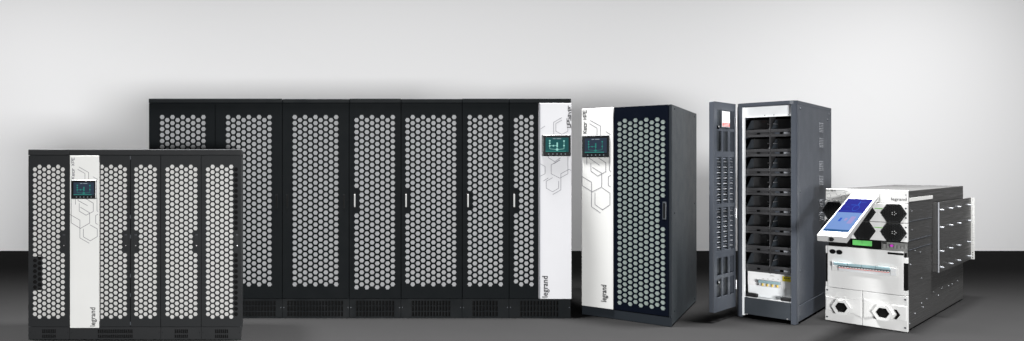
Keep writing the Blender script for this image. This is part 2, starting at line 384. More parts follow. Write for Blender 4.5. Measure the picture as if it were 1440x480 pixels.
# ------------------------------------------------------------------ the shorter charcoal cabinet in front
def build_short():
    Y = EYE * F / (478 - CY); k = Y / F
    root = empty('short_cabinet', 'shorter charcoal cabinet with five perforated doors and dim screen, in front at left', 'power cabinet', ((39.5 - CX) * k, Y, 0))
    T = lambda px, py: ((px - 39.5) * k, (478 - py) * k)
    D = .5; W = 300 * k; zt = T(0, 210.3)[1]; zc = T(0, 218.4)[1]; zd = T(0, 460)[1]
    MB().box(.003, W - .003, .03, D, .02, zc + .004).build('cabinet_body', M['charcoal'], root)
    for a, c in ((39.5, 97.6), (97.6, 339.5)):
        MB().box(T(a, 0)[0] + .001, T(c, 0)[0] - .001, -.005, D + .002, zc, zt, .005, 3).build('top_cap', M['charcoal_trim'], root)
    mods = [39.5, 97.6, 226, 283, 339.5]
    vents = [(58.7, 78.4), (137, 186.6), (245, 264.4), (301.9, 321)]
    for i in range(4):
        x0, x1 = T(mods[i], 0)[0] + .0012, T(mods[i + 1], 0)[0] - .0012
        a, c = vents[i]; n = round((c - a) / 2.6); hs = []
        for y0, y1 in ((469.2, 463.4), (475.8, 470.9)): hs += vent_grid(T(a, 0)[0], T(c, 0)[0], T(0, y0)[1], T(0, y1)[1], n, 1, .3, .05)
        p = plate('plinth', rect(x0, x1, .001, zd - .002), hs, .004, .016, M['charcoal_trim'], root)
        MB().box(x0 + .01, x1 - .01, .0172, .024, .005, zd - .006).build('vent_backing', M['hole'], p)
        pins('screw', M['black'], p, [(ax, .0035, zd * .55) for ax in (x0 + .012, x1 - .012)], .003, .002)
    pitch, row, r = 6.53, 7.54, 3.17 * k
    skR = lambda n: (lambda c, y: c == n - 1 and 325 < y < 352)
    # x0, x1, first hexagon column, columns, first column lower, latch x, which column the latch replaces
    spec = [(39.5, 98.4, 49, 7, True, 90, skR(7)), (139.9, 183.2, 143, 6, False, 177, skR(6)), (183.6, 226, 191.6, 5, True, 191, lambda c, y: c == 0 and 325 < y < 352),
            (226, 283, 235.6, 7, True, 276.4, skR(7)), (283, 339.5, 292.5, 7, True, 333.6, skR(7))]
    for i, (a, c, hx, n, down, lx, sk) in enumerate(spec):
        x0, x1 = T(a, 0)[0] + .0025, T(c, 0)[0] - .0025
        hs = comb(hx, n, pitch, row, 234.7, 445.5, down, r, T, sk)
        d = plate('door', rect(x0, x1, zd + .002, zc - .003), [hexa(u, z, r) for u, z in hs], 0, .004, M['charcoal'], root)
        MB().box(x0 + .002, x1 - .002, .0095, .026, zd + .004, zc - .005).build('door_frame', M['charcoal'], d)
        MB().box(T(hx - 4.4, 0)[0], T(hx + (n - 1) * pitch + 4.4, 0)[0], .0046, .009, T(0, 452)[1], T(0, 228)[1]).build('filter', M['filt_light'], d)
        bl = None
        if i == 0: bl = MB().box(T(hx - 3.7, 0)[0], T(hx + pitch + 3.5, 0)[0], .0041, .0045, T(0, 408.5)[1], T(0, 361)[1])
        if i == 4: bl = MB().box(T(hx + 6 * pitch - 3.4, 0)[0], T(hx + 6 * pitch + 3.9, 0)[0], .0041, .0045, T(0, 446)[1], T(0, 234)[1])
        if bl: bl.build('dark_hole_backing', M['hole'], d)  # added dark sheet that makes these holes read as dark and see-through
        u, zl = T(lx, 330.5); _, z2 = T(lx, 345.5)
        lt = MB().box(u - .012, u + .012, -.003, -.0003, z2 - .008, zl + .012, .0015).build('latch', M['charcoal_trim'], d)
        MB().box(u - .009, u + .009, -.0045, -.0032, zl - .002, zl + .002).build('latch_slot', M['slate'], lt)
        MB().cyl((u, -.004, z2), .0035, .002).build('latch_lock', M['steel'], lt)
        if i == 2:
            for hy in (222, 305, 333, 388, 415, 455):
                uu, zz = T(183.4, hy); MB().box(uu - .004, uu + .004, -.004, -.0004, zz - .014, zz + .014, .001).build('hinge', M['slate_dark'], d)
    x0, x1 = T(98.8, 0)[0], T(139.5, 0)[0]
    p = MB().box(x0, x1, -.009, .026, T(0, 461)[1], zc - .004, .002).build('control_panel', M['warm_white'], root)
    A = lambda zx, zy: T(90 + zx / 5.333, 260 + zy / 5.333); B = lambda zx, zy: T(90 + zx / 6.85, 215 + zy / 6.85)
    pl = [[A(88, 100), A(88, 148)], [A(108, 100), A(108, 118), A(180, 157)], [A(57, 100), A(57, 285), A(125, 327), A(195, 287), A(195, 210), A(125, 168)],
          [A(165, 103), A(222, 138), A(222, 200), A(168, 228), A(117, 198), A(117, 138)], [A(48, 223), A(122, 265), A(122, 398), A(192, 438)],
          [A(250, 100), A(250, 195), A(258, 200)], [A(258, 220), A(240, 230), A(240, 288), A(256, 297)],
          [A(148, 330), A(148, 390), A(200, 420), A(252, 388), A(252, 330), A(197, 300)],
          [B(148, 137), B(240, 190), B(240, 268)], [B(135, 160), B(205, 200), B(205, 268)], [B(283, 232), B(328, 258)]]
    line_art(p, pl, M['line'], 'hexagon_line_print', .0038, -.0097)
    control_screen(p, T(101, 0)[0], T(136.6, 0)[0], T(0, 279.9)[1], T(0, 253.3)[1], M['lcd_dark'], M['lcd_line'], -.009)
    tech_word('Keor XPE', T(105, 0)[0], T(0, 251.5)[1], 29.5 * k, 3.9 * k, 'lettering', M['line'], p, -.0102, wt=.2)
    word('legrand', 10.2 * k, 'lettering', M['ink'], p, T(134.2, 0)[0], T(0, 459.2)[1], -.0098, sx=.87)
build_short()

# ------------------------------------------------------------------ the navy cabinet turned to the left
def build_tower():
    th = math.radians(41.5); w, L, H = .716, 1.38, 1.924
    C = (3.5215, 5.5166)
    org = (C[0] - w * math.cos(th), C[1] + w * math.sin(th), 0)
    root = empty('tower_cabinet', 'glossy navy cabinet turned left with one perforated door beside a white control strip', 'power cabinet', org, -th)
    T = homography([(818.4, 152), (944.5, 146.5), (944.5, 460.4), (818.4, 447.6)], [(0, H), (w, H), (w, 0), (0, 0)])
    SD = homography([(944.5, 146.5), (979.5, 160.8), (979.5, 425), (944.5, 460.4)], [(0, H), (L, H), (L, 0), (0, 0)])
    zp = T(820, 434.6)[1]; us = T(863.2, 300)[0]
    MB().box(.002, w - .016, .03, L - .01, .01, H - .004, .004).build('cabinet_body', M['navy'], root)
    sp = MB().box(w - .015, w, .022, L, .012, H - .001, .003).build('side_panel', M['navy_side'], root)
    pins('screw', M['black'], sp, [(w + .0008,) + SD(px, py) for px, py in ((948.5, 153.5), (976.5, 165), (948.5, 438), (976.5, 421), (948.5, 300), (976.5, 287))], .008, .003, 'X')
    MB().box(.0, w, -.002, .03, .002, zp - .002, .003).build('plinth', M['navy_plinth'], root)
    MB().box(w - .020, w - .0008, -.003, .021, zp, H - .001, .004).build('corner_post', M['navy_plinth'], root)
    MB().box(.002, w - .0215, .024, .029, zp, H - .004).build('front_frame', M['navy'], root)
    # door
    u0, u1 = us + .006, w - .022
    ua, _ = T(872.2, 300); ub, _ = T(932.6, 300); pitch = (ub - ua) / 8; row = pitch * 2 / math.sqrt(3)
    ztop = T(880, 169.5)[1]; zbot = T(880, 425.5)[1]
    zs = H * 0; r = pitch * .475 * 1.0 * 2 / 3 * 1.48
    nrow = round((ztop - zbot) / row); rw = (ztop - zbot) / nrow
    za, zb = T(934, 280)[1], T(934, 317)[1]
    hs = []
    for c in range(9):
        for q in range(nrow + 1):
            z = ztop - q * rw - (rw / 2 if c % 2 == 0 else 0)
            if z < zbot - rw * .6: continue
            if c == 8 and zb < z < za: continue
            hs.append(hexa(ua + c * pitch, z, r))
    d = plate('door', rect(u0, u1, zp + .004, H - .003), hs, -.004, .002, M['navy'], root)
    MB().box(u0 + .003, u1 - .003, .0075, .022, zp + .006, H - .006).build('door_frame', M['navy'], d)
    MB().box(ua - pitch * .8, ub + pitch * .8, .0026, .0072, zbot - .06, ztop + .05).build('filter', M['filt_green'], d)
    hu, h1 = T(934.6, 284); _, h0 = T(934.6, 309)
    hp = MB().box(hu - .014, hu + .014, -.008, -.0045, h0, h1, .003).build('handle', M['slate_dark'], d)
    MB().box(hu - .009, hu + .006, -.0095, -.0082, h0 + .012, h1 - .012, .0005).build('handle_recess', M['hole'], hp)
    # white strip
    p = MB().box(.001, us, -.016, .023, zp + .001, H - .001, .004).build('control_panel', M['strip_white'], root)
    A = lambda zx, zy: T(810 + zx / 3.43, 145 + zy / 3.43)
    pl = [[A(72, 82), A(122, 110), A(122, 158)], [A(68, 97), A(105, 120), A(105, 158)], [A(148, 137), A(172, 152)], [A(55, 262), A(55, 298)],
          [A(68, 258), A(68, 268), A(118, 302)], [A(75, 292), A(75, 330), A(108, 355), A(148, 333), A(148, 290), A(112, 266)],
          [A(82, 312), A(128, 340), A(128, 408), A(82, 432), A(32, 402), A(32, 262)], [A(28, 355), A(78, 385), A(78, 505), A(122, 535)],
          [A(165, 210), A(165, 325), A(173, 333)], [A(173, 350), A(160, 358), A(160, 400), A(171, 407)],
          [A(95, 435), A(95, 495), A(132, 520), A(168, 495), A(168, 438), A(130, 412)]]
    line_art(p, pl, M['line'], 'hexagon_line_print', .005, -.0168)
    s0, s1 = T(819.6, 205)[0], T(858.6, 205)[0]
    control_screen(p, s0, s1, T(838, 221.8)[1], T(838, 190.5)[1], M['lcd_dark'], M['lcd_line'], -.016)
    u, z = T(825.4, 187); u2, z2 = T(825.4, 154.2)
    tech_word('Keor HPE', T(825.6, 170)[0], z, z2 - z, T(825.4, 170)[0] - T(820.6, 170)[0], 'lettering', M['ink'], p, -.0173, wt=.2)
    u, z = T(853.8, 428.3); _, z2 = T(853.8, 398.5)
    word('legrand', (T(854, 420)[0] - T(846.4, 420)[0]) * 1.45, 'lettering', M['ink'], p, u, z, -.017, sx=.80)
build_tower()

# ------------------------------------------------------------------ the slate cabinet with its door open
def build_battery():
    th = math.radians(51.5); w, L, H = .436, 1.32, 1.9637
    C = (4.646, 5.5752)
    org = (C[0] - w * math.cos(th), C[1] + w * math.sin(th), 0)
    root = empty('battery_cabinet', 'narrow slate grey cabinet with its door swung open on stacked black battery trays', 'battery cabinet', org, -th)
    T = homography([(1036, 142.5), (1122, 141), (1122, 458), (1035.5, 450)], [(0, H), (w, H), (w, 0), (0, 0)])
    SD = homography([(1122, 141), (1169, 149.5), (1169, 429), (1122, 458)], [(0, H), (L, H), (L, 0), (0, 0)])
    ul, ur = T(1047.5, 300)[0], T(1114, 300)[0]
    zh = T(1080, 147.5)[1]; zpl = T(1080, 423.5)[1]; zg = T(1080, 163)[1]; zb = T(1080, 387)[1]
    sh = MB()
    sh.box(.0, .012, .03, L - .012, .02, H - .03).box(.0, w, L - .01, L, .02, H - .03)
    sh.build('cabinet_shell', M['slate'], root)
    # top with soft front corners
    poly = [(0, L), (0, .05)] + [(.045 - .045 * math.cos(a), .05 - .055 * math.sin(a)) for a in (.5, 1., 1.57)] + \
           [(w - .045 + .045 * math.sin(a), .05 - .055 * math.cos(a)) for a in (0, .55, 1.05)] + [(w, .05), (w, L)]
    t = MB(); b = bmesh.new()
    lo = [b.verts.new((x, y, H - .030)) for x, y in poly]; hi = [b.verts.new((x, y, H)) for x, y in poly]
    b.faces.new(lo[::-1]); b.faces.new(hi)
    for i in range(len(poly)): j = (i + 1) % len(poly); b.faces.new((lo[i], lo[j], hi[j], hi[i]))
    bmesh.ops.recalc_face_normals(b, faces=b.faces[:]); t.join(b)
    t.build('top_panel', M['slate'], root)
    # front posts with a rounded, ribbed profile
    def post(pts, name):
        m = MB(); b = bmesh.new(); z0, z1 = .004, H - .0305
        lo = [b.verts.new((x, y, z0)) for x, y in pts]; hi = [b.verts.new((x, y, z1)) for x, y in pts]
        b.faces.new(lo[::-1]); b.faces.new(hi)
        for i in range(len(pts)): j = (i + 1) % len(pts); b.faces.new((lo[i], lo[j], hi[j], hi[i]))
        bmesh.ops.recalc_face_normals(b, faces=b.faces[:]); m.join(b); return m.build(name, M['slate'], root)
    post([(0, .06), (0, .035)] + [(.03 - .03 * math.cos(a), .035 - .037 * math.sin(a)) for a in (.4, .8, 1.2, 1.57)] + [(ul - .016, -.002), (ul - .016, .03), (.02, .06)], 'front_post')
    q = w - .001
    post([(q, .07), (ur + .012, .07), (ur + .012, .002), (ur + .020, -.002), (ur + .028, -.002), (ur + .030, .003), (ur + .034, .003), (ur + .036, -.002)] +
         [(q - .04 + .04 * math.sin(a), .038 - .04 * math.cos(a)) for a in (.1, .5, .9, 1.3, 1.57)], 'front_post')
    MB().box(ul - .0155, ul - .001, .001, .04, zpl - .17, zh - .001).build('door_jamb', M['galv'], root)
    MB().box(ur + .001, ur + .0115, .004, .04, zpl - .17, zh - .001).build('door_jamb', M['galv'], root)
    MB().box(ul - .015, ur + .011, -.001, .04, zh, H - .031, .002).build('header', M['slate'], root)
    # interior
    MB().box(ul, ur, .30, .31, zpl - .01, zh).build('rear_liner', M['hole'], root)
    g = MB().box(ul, ur, .03, .034, zg + .002, zh - .001).build('header_plate', M['galv'], root)
    for px in (1076, 1089, 1110): u, z = T(px, 160.3); MB().cyl((u, .0292, z), .0035, .002).build('screw', M['slate_dark'], g)
    rows = [163.4, 191.4, 219.4, 247.2, 275, 302.8, 330.6, 358.6, 386.6]
    um = (ul + ur) / 2 + .012
    for i in range(8):
        z1 = T(1080, rows[i])[1] - .002; z0 = T(1080, rows[i + 1])[1] + .002; h = z1 - z0
        for x0, x1 in ((ul + .004, um - .004), (um + .004, ur - .004)):
            m = MB()
            zl = z0 + h * .36
            # back, shelf, front lip with a slot, side cheeks and gussets
            m.box(x0, x1, .205, .21, z0 + h * .1, z1 - h * .05)
            m.box(x0, x1, .045, .205, zl - .006, zl)
            m.box(x0, x1, .04, .046, z0 + h * .24, zl + .004, .0015)
            xm = (x0 + x1) / 2 + .004; nt = .013
            m.box(x0, xm - nt, .05, .054, z0 + h * .13, z0 + h * .235)
            m.box(xm + nt, x1, .05, .054, z0 + h * .13, z0 + h * .235)
            m.box(x0, x1, .042, .048, z0, z0 + h * .12, .001)
            ck = []
            for sx, xx in ((1, x0 + .0002), (-1, x1 - .0002)):
                b = bmesh.new()
                P = [(xx, .045, zl), (xx, .2, zl), (xx, .2, z1 - h * .08), (xx, .13, z1 - h * .08)]
                A = [b.verts.new((p[0] + (sx * .014 if p[1] > .1 else 0), p[1], p[2])) for p in P]; B = [b.verts.new((v.co.x + sx * .0035, v.co.y, v.co.z)) for v in A]
                b.faces.new(A); b.faces.new(B[::-1])
                for a in range(4): b.faces.new((A[a], B[a], B[(a + 1) % 4], A[(a + 1) % 4]))
                bmesh.ops.recalc_face_normals(b, faces=b.faces[:]); ck.append(MB().join(b))
            t = m.build('battery_tray', M['tray'], root)
            for c in ck: c.build('tray_cheek', M['slate_dark'], t)  # slightly lighter coat stands in for gusset edges catching light
            MB().cyl(((x1 - .016) if x0 < um - .1 else (x0 + .016), .2045 - .08, z0 + h * .68), .0035, .12).build('fixing_pin', M['steel'], t)
            if x0 > um:
                MB().box(x0 + .03, xm - nt - .002, .0475, .0495, z0 + h * .14, z0 + h * .225).build('lit_gap_strip', M['slate'], t)  # paler strips stand in for the lit interior seen through the gap
                MB().box(xm + nt + .002, x1 - .012, .0475, .0495, z0 + h * .14, z0 + h * .225).build('lit_gap_strip', M['dull_steel'], t)
    mu = MB(); mu.box(um - .0035, um + .0035, .038, .2, zb + .002, zg); mu.build('divider', M['tray'], root)
    # breaker panel
    zbp = T(1080, 407.5)[1]
    bp = MB().box(ul + .001, ur - .001, .10, .104, zbp, zb - .003).build('breaker_panel', M['paper'], root)
    x0, x1 = T(1068, 400)[0], T(1096.5, 400)[0]; z0, z1 = T(1080, 407.5)[1], T(1080, 398.3)[1]
    cb = MB().box(x0 - .012, x1, .06, .0995, z0 + .004, z1, .002).build('circuit_breaker', M['plastic'], bp)
    cv = MB().box(x0 - .014, x1 + .002, .052, .0595, z0 + (z1 - z0) * .62, z1 + .003, .001).build('breaker_cover', M['clear'], cb)
    n = 4; lv = None
    for i in range(n):
        xx = x0 + (x1 - x0) * (i + .62) / n - .004
        MB().box(xx - .0055, xx + .0055, .045, .0595, z0 + .010, z0 + .034, .002).build('lever', M['lever'], cb)
    yl = MB().box(T(1098, 394)[0], T(1112, 394)[0], .0975, .0995, T(1105, 398.6)[1], T(1105, 391.2)[1]).build('warning_sticker', M['yellow'], bp)
    tx = MB(); a, c = T(1098, 394)[0], T(1112, 394)[0]; zz = T(1105, 393.6)[1]
    tx.prism([(a + .008, zz - .007), (a + .022, zz - .007), (a + .015, zz + .006)], .0968, .0973)
    for i in range(5): tx.box(a + .027 + i * .012, a + .036 + i * .012, .0968, .0973, zz - .005, zz + .002)
    tx.build('sticker_print', M['ink'], yl)
    ic = MB()
    for px in (1070, 1077, 1084.5, 1092): u, z = T(px, 396); ic.prism([(u - .009, z - .004), (u + .009, z - .004), (u + .004, z + .006), (u - .004, z + .006)], .0985, .0995)
    u, z = T(1083, 391.2); ic.prism([(u - .02, z - .005), (u + .02, z - .005), (u + .008, z + .007), (u - .008, z + .007)], .0985, .0995)
    ic.build('symbol_print', M['rack_grey'], bp)
    MB().box(ul + .001, ur - .001, .02, .299, zpl - .004, zpl).build('floor_pan', M['galv'], root)
    MB().box(ul + .001, ur - .001, .11, .114, zpl + .001, zbp - .001).build('kick_plate', M['galv'], root)
    for a, c in ((1048.5, 1064), (1098, 1113)):
        MB().box(T(a, 420)[0], T(c, 420)[0], .025, .085, zpl + .0005, zpl + .030, .006).build('rubber_block', M['rubber'], root)
    pc = MB().box(ul - .012, ur + .010, .006, .02, .035, zpl - .006, .002).build('plinth_cover', M['slate_dark'], root)
    for px, py in ((1051, 446), (1109, 450)): u, z = T(px, py); MB().cyl((u, .005, z), .006, .003).build('screw', M['steel'], pc)
    # right side: panel, lower skirt, rows of louvres
    zs0, zs1 = SD(1124, 430)[1], SD(1160, 411.5)[1]; zs = (zs0 + zs1) / 2
    sp = MB().box(w - .012, w, .072, L - .012, zs + .004, H - .031, .002).build('side_panel', M['slate'], root)
    MB().box(w - .012, w + .001, .072, L - .012, .02, zs, .002).build('side_skirt', M['slate'], root)
    for py0, py1, n in ((171.5, 183.5, 6), (193, 205, 6), (226, 238, 6), (247, 259, 6), (281, 290, 5), (299, 309, 5)):
        m = MB()
        for i in range(n):
            py = py0 + (py1 - py0) * i / (n - 1)
            ya, z = SD(1152.6, py); yb, z2 = SD(1157.4, py)
            m.box(w - .0005, w + .005, ya, yb, z - .003, z + .002, .0005)
        m.build('louvres', M['dull_steel'], sp)  # pale colour stands in for light seen through the vent slits
    pins('screw', M['slate_dark'], sp, [(w + .001,) + SD(px, py) for px, py in ((1127, 153), (1166, 158), (1127, 382), (1127, 444), (1164, 166), (1127, 270))], .009, .004, 'X')

    # the open door, hinged at the front left corner; its inner face looks at the camera
    Lx, Ly = (T(1036, 300)[0], 0)
    ct, st = math.cos(th), math.sin(th)
    def toworld(x, y): return (org[0] + x * ct + y * st, org[1] - x * st + y * ct)
    def tolocal(X, Y): dx, dy = X - org[0], Y - org[1]; return (dx * ct - dy * st, dx * st + dy * ct)
    hz = .10
    Yh = org[1] - .004; zb_d = EYE - (431 - CY) * Yh / F
    Yf = (EYE - zb_d) * F / (440.5 - CY); Xf = (1004.2 - CX) * Yf / F
    hx, hy = org[0] - .006, org[1]
    dl = math.hypot(Xf - hx, Yf - hy)
    ztp = EYE + (CY - 142.6) * Yf / F
    dh = ztp - zb_d
    ang_w = math.atan2(hy - Yf, hx - Xf)               # door x axis runs from the free edge to the hinge
    fx, fy = tolocal(Xf, Yf)
    dref = bpy.data.objects.new('door', None)
    TD = homography([(1004.2, 142.6), (1039.5, 148.5), (1039.5, 430), (1004.2, 440.3)], [(0, dh), (dl, dh), (dl, 0), (0, 0)])
    holes = []; cols = [(1009, 1016.6), (1019.4, 1027.4), (1030.2, 1037)]
    rws = [(155.5, 181.5, 'x'), (185, 213.5, 'x'), (221.5, 286.5, 'l'), (292, 352, 'l'), (362, 386, 'x'), (391, 416.5, 'x')]
    cells = []
    for py0, py1, kd in rws:
        z1, z0 = TD(1018, py0)[1], TD(1018, py1)[1]
        for a, c in cols:
            x0, x1 = TD(a, 280)[0], TD(c, 280)[0]
            holes.append(rect(x0, x1, z0, z1)); cells.append((x0, x1, z0, z1, kd))
    d = plate('door', rect(0, dl, 0, dh), holes, 0, .004, M['slate'], root)
    d.location = (fx, fy, zb_d); d.rotation_euler = (0, 0, ang_w + th)
    MB().box(0.001, .03, .0045, .04, .001, dh - .001, .004).build('door_edge', M['slate'], d)
    MB().box(dl - .03, dl - .001, .0045, .04, .001, dh - .001, .004).build('door_edge', M['slate'], d)
    MB().box(.031, dl - .031, .034, .04, .001, dh - .001).build('door_skin', M['slate_dark'], d)
    x = MB(); lo = MB(); lb = MB()
    for x0, x1, z0, z1, kd in cells:
        if kd == 'x':
            n = max(2, round((z1 - z0) / .085)); hh = (z1 - z0) / n
            for i in range(n):
                a, b_ = z0 + i * hh, z0 + (i + 1) * hh
                x.ribbon([(x0 + .004, a), (x1 - .004, b_)], .008, .026); x.ribbon([(x0 + .004, b_), (x1 - .004, a)], .008, .0275)
        else:
            n = 17
            for i in range(n):
                z = z0 + (z1 - z0) * (i + .5) / n
                P = [(x0 + .002, .008, z - .006), (x1 - .002, .008, z - .006), (x1 - .002, .024, z + .004), (x0 + .002, .024, z + .004)]
                (lo if i % 2 else lb).quadslab(P, (0, -.5, .86), .0025)
    x.build('door_mesh', M['slate'], d); lo.build('door_louvres', M['dull_steel'], d); lb.build('door_louvres', M['slate'], d)
    x0, z1 = TD(1017.2, 157); x1, z0 = TD(1029.4, 180.5)
    pp = MB().box(x0, x1, -.002, -.0004, z0, z1).build('document', M['paper'], d)
    r = MB(); zz = z0 + (z1 - z0) * .26
    r.box(x0 + .006, x1 - .004, -.0032, -.0022, z0 + .006, zz); r.build('red_notice', M['red'], pp)
    t = MB()
    for i in range(6): t.box(x0 + .014, x1 - .02 - .02 * (i % 3), -.0028, -.0022, z1 - .022 - i * .016, z1 - .018 - i * .016)
    t.box(x0 + .02, x0 + .05, -.0028, -.0022, zz + .012, zz + .03)
    t.build('print', M['plastic'], pp)
    t = MB()
    for i in range(3): t.box(x0 + .018, x1 - .016, -.0038, -.0033, z0 + .012 + i * .012, z0 + .016 + i * .012)
    t.build('notice_text', M['paper'], pp)
    for py in (179, 397): 
        u, z = TD(1009.5, py); MB().box(u - .012, u + .016, -.012, -.0005, z - .018, z + .014, .003).build('door_lock', M['black'], d)
        MB().cyl((u, -.013, z), .007, .006).build('lock_barrel', M['steel'], d)
    for py in (172, 300, 400): z = TD(1037, py)[1]; MB().cyl((dl - .006, -.006, z), .006, .08, 'Z').build('hinge', M['steel'], d)
build_battery()

# ------------------------------------------------------------------ the low white fronted rack unit
def build_rack():
    th = math.radians(55.5); w, L, H = .533, 2.3, 1.1864
    C = (5.3805, 5.339)
    org = (C[0] - w * math.cos(th), C[1] + w * math.sin(th), 0)
    root = empty('rack_unit', 'low white fronted rack unit with a tilted blue touchscreen and dark metal sides', 'rack unit', org, -th)
    T = homography([(1160.3, 264), (1277.5, 268), (1277.5, 468), (1162, 442.5)], [(0, H), (w, H), (w, 0), (0, 0)])
    SD = homography([(1277.5, 268), (1361, 261), (1361, 415), (1277.5, 468)], [(0, H), (L, H), (L, 0), (0, 0)])
    ct, st = math.cos(th), math.sin(th)
    def ray(px, py):
        cam = Vector((-org[0], -org[1], EYE)); dr = Vector(((px - CX) / F, 1, -(py - CY) / F))
        R = lambda v: Vector((v.x * ct - v.y * st, v.x * st + v.y * ct, v.z))
        return R(cam), R(dr)
    MB().box(.012, w - .008, .03, L, .012, H - .006, .003).build('rack_body', M['rack'], root)
    # top strips
    zt = T(1175, 281)[1]; zt2 = T(1255, 285.6)[1]; uA, uB = T(1195.5, 272)[0], T(1236.5, 275)[0]
    p = MB().box(.002, uA, -.004, .028, zt, H - .001, .002).build('top_fascia', M['rack_grey'], root)
    A = lambda zx, zy: T(1155 + zx / 10.667, 255 + zy / 10.667)
    pl = [[A(65, 165), A(210, 162), A(225, 195), A(265, 205), A(285, 178)], [A(205, 135), A(240, 125), A(335, 130), A(350, 150), A(385, 140)],
          [A(75, 185), A(115, 172), A(135, 195), A(128, 230), A(95, 235), A(75, 215)], [A(310, 165), A(345, 160), A(360, 195), A(395, 205), A(410, 180)],
          [A(155, 265), A(165, 248), A(190, 250), A(200, 268)], [A(265, 268), A(345, 262), A(356, 225), A(335, 200), A(300, 205), A(285, 235), A(300, 255)]]
    line_art(p, pl, M['line'], 'hexagon_line_print', .0022, -.0048)
    a, z = T(1160.8, 268); b, _ = T(1173.8, 268); z1 = T(1167, 266.2)[1]; z0 = T(1167, 268.0)[1]
    tech_word('Keor MOD RI', T(1161.2, 267)[0], z0, T(1174.2, 267)[0] - T(1161.2, 267)[0], z1 - z0, 'lettering', M['ink'], p, -.0052, False, .2)
    p = MB().box(uB, w - .001, -.004, .028, zt2, H - .001, .002).build('top_fascia', M['rack_white'], root)
    u, z = T(1275.8, 283.2)
    word('legrand', .034, 'lettering', M['ink'], p, u, z + .002, -.0048, False, .008, 'RIGHT', .92)
    for px, py in ((1274.5, 274.5),): u, z = T(px, py); MB().cyl((u, -.0045, z), .004, .002).build('screw', M['slate_dark'], p)
    MB().box(uA + .001, uB - .001, .004, .028, zt, H - .001, .001).build('hood_recess', M['rack_grey'], root)
    # power modules
    zr = [T(1255, 286)[1], T(1255, 313.2)[1], T(1255, 339.8)[1]]
    um = T(1196, 300)[0]
    hexes = [(1172.5, 293, 0, 0), (1186, 294, 0, 0), (1213.5, 298, 0, 1), (1257, 299.8, 0, 1), (1171, 319, 1, 0), (1186, 321, 1, 0), (1213.5, 323.6, 1, 1), (1257, 327, 1, 1)]
    R = (zr[0] - zr[1]) * .5 / .866 * .97
    for rI in range(2):
        for cI, (x0, x1) in enumerate(((.004, um - .001), (um + .001, w - .002))):
            z1, z0 = zr[rI] - .002, zr[rI + 1] + .002
            if cI == 0:     # the left edge carries a waved ear
                pts = [(x1, z0), (x1, z1), (x0, z1)]
                for i in range(9):
                    f = i / 8; pts.append((x0 - .008 + .010 * (1 - math.cos(2 * math.pi * f)) * .5 * 1.6, z1 + (z0 - z1) * f))
                pts.append((x0, z0)); pts = pts[:3] + pts[3:]
                m = MB().prism(pts, -.012, .027)
            else: m = MB().box(x0, x1, -.012, .027, z0, z1, .003)
            mod = m.build('power_module', M['rack_white'], root)
            hs = [h for h in hexes if h[2] == rI and h[3] == cI]
            if cI == 0: hs = hs[:1]
            for hx, hy, _, _ in hs:
                u, z = T(hx, hy); z = (z0 + z1) / 2 - .001
                if cI == 0: u = max(u, .052)
                v = MB().prism(hexa(u, z, R * .99, .90), -.020, -.0125, .003).build('hexagon_vent', M['hole'], mod)
                holes = []; rr = R * .085; pt = rr * 1.85
                for i in range(-6, 7):
                    for j in range(-7, 8):
                        x_, z_ = i * pt * .87, j * pt + (pt / 2 if i % 2 else 0)
                        if abs(z_) < R * .76 and abs(z_) * .5 + abs(x_) * .866 < R * .72 * 1.0: holes.append(hexa(u + x_ * .9, z + z_, rr * .93, .9))
                plate('vent_mesh', hexa(u, z, R * .93, .9), holes, -.0225, -.0206, M['charcoal_trim'], v)
                if hx == 1257: 
                    fh = MB().cyl((u + .004, -.0235, z - .002), R * .23, .0015, n=24); fh.build('fan_hub', M['hole'], v)
                    k = MB()
                    for a in range(5): k.cyl((u + .004 + R * .14 * math.cos(a * 1.257), -.0246, z - .002 + R * .14 * math.sin(a * 1.257)), R * .03, .001, n=8)
                    k.build('fan_holes', M['plastic'], v)
            if cI == 1:
                u0, z_ = T(1229.6, 292.6 + rI * 26.4); u1, _ = T(1241, 292.6 + rI * 26.4)
                MB().box(u0, u1, -.0136, -.0118, z_ - .003, z_ + .003).build('light_bar', M['led'], mod)
                word('legrand', .020, 'lettering', M['rack_grey'], mod, u0 - .002, z_ - .040, -.0126, False, .0, 'LEFT', .98)
                for px, py in ((1274.8, 293.6), (1274.8, 307.2), (1240.5, 303)):
                    uu, zz = T(px, py + rI * 27); MB().cyl((uu, -.0125, zz), .0065 if px > 1250 else .003, .003, n=12).build('screw', M['slate_dark'], mod)
    # connector gap
    za = zr[2] - .001; zb = T(1200, 344.5)[1]
    zc = T(1270, 356.5)[1]
    MB().box(.02, w - .012, .012, .028, T(1175, 345)[1] - .06, za).build('connector_bay', M['hole'], root)
    tb = MB(); x0, x1 = T(1198.3, 339)[0], T(1225, 341)[0]
    zg1, zg0 = T(1212, 337)[1], T(1212, 344)[1]
    xm = (x0 + x1) / 2
    tb.box(x0, xm - .001, -.006, .011, zg0, zg1, .001).box(xm + .001, x1, -.006, .011, zg0, zg1, .001)
    tb.build('terminal_block', M['green'], root)
    gb = MB(); x0, x1 = T(1239, 345)[0], T(1276, 347)[0]
    gb.box(x0, x1, .002, .011, T(1258, 355)[1], T(1258, 341.5)[1])
    for i in range(7): gb.box(x0 + .01 + i * .022, x0 + .022 + i * .022, -.004, .0015, T(1258, 350)[1], T(1258, 344 + (i % 3))[1], .001)
    gbo = gb.build('circuit_board', M['board'], root)
    u, z = T(1254, 345.5); MB().cyl((u, -.009, z), .010, .012, n=14).build('plug', M['magenta'], gbo)
    u, z = T(1244, 341.5); MB().box(u - .012, u + .012, -.009, -.0045, z - .006, z + .006, .001).build('socket', M['hole'], gbo)
    # breaker panel
    zp1L = T(1166, 343)[1]; zp0 = T(1215, 406.8)[1]
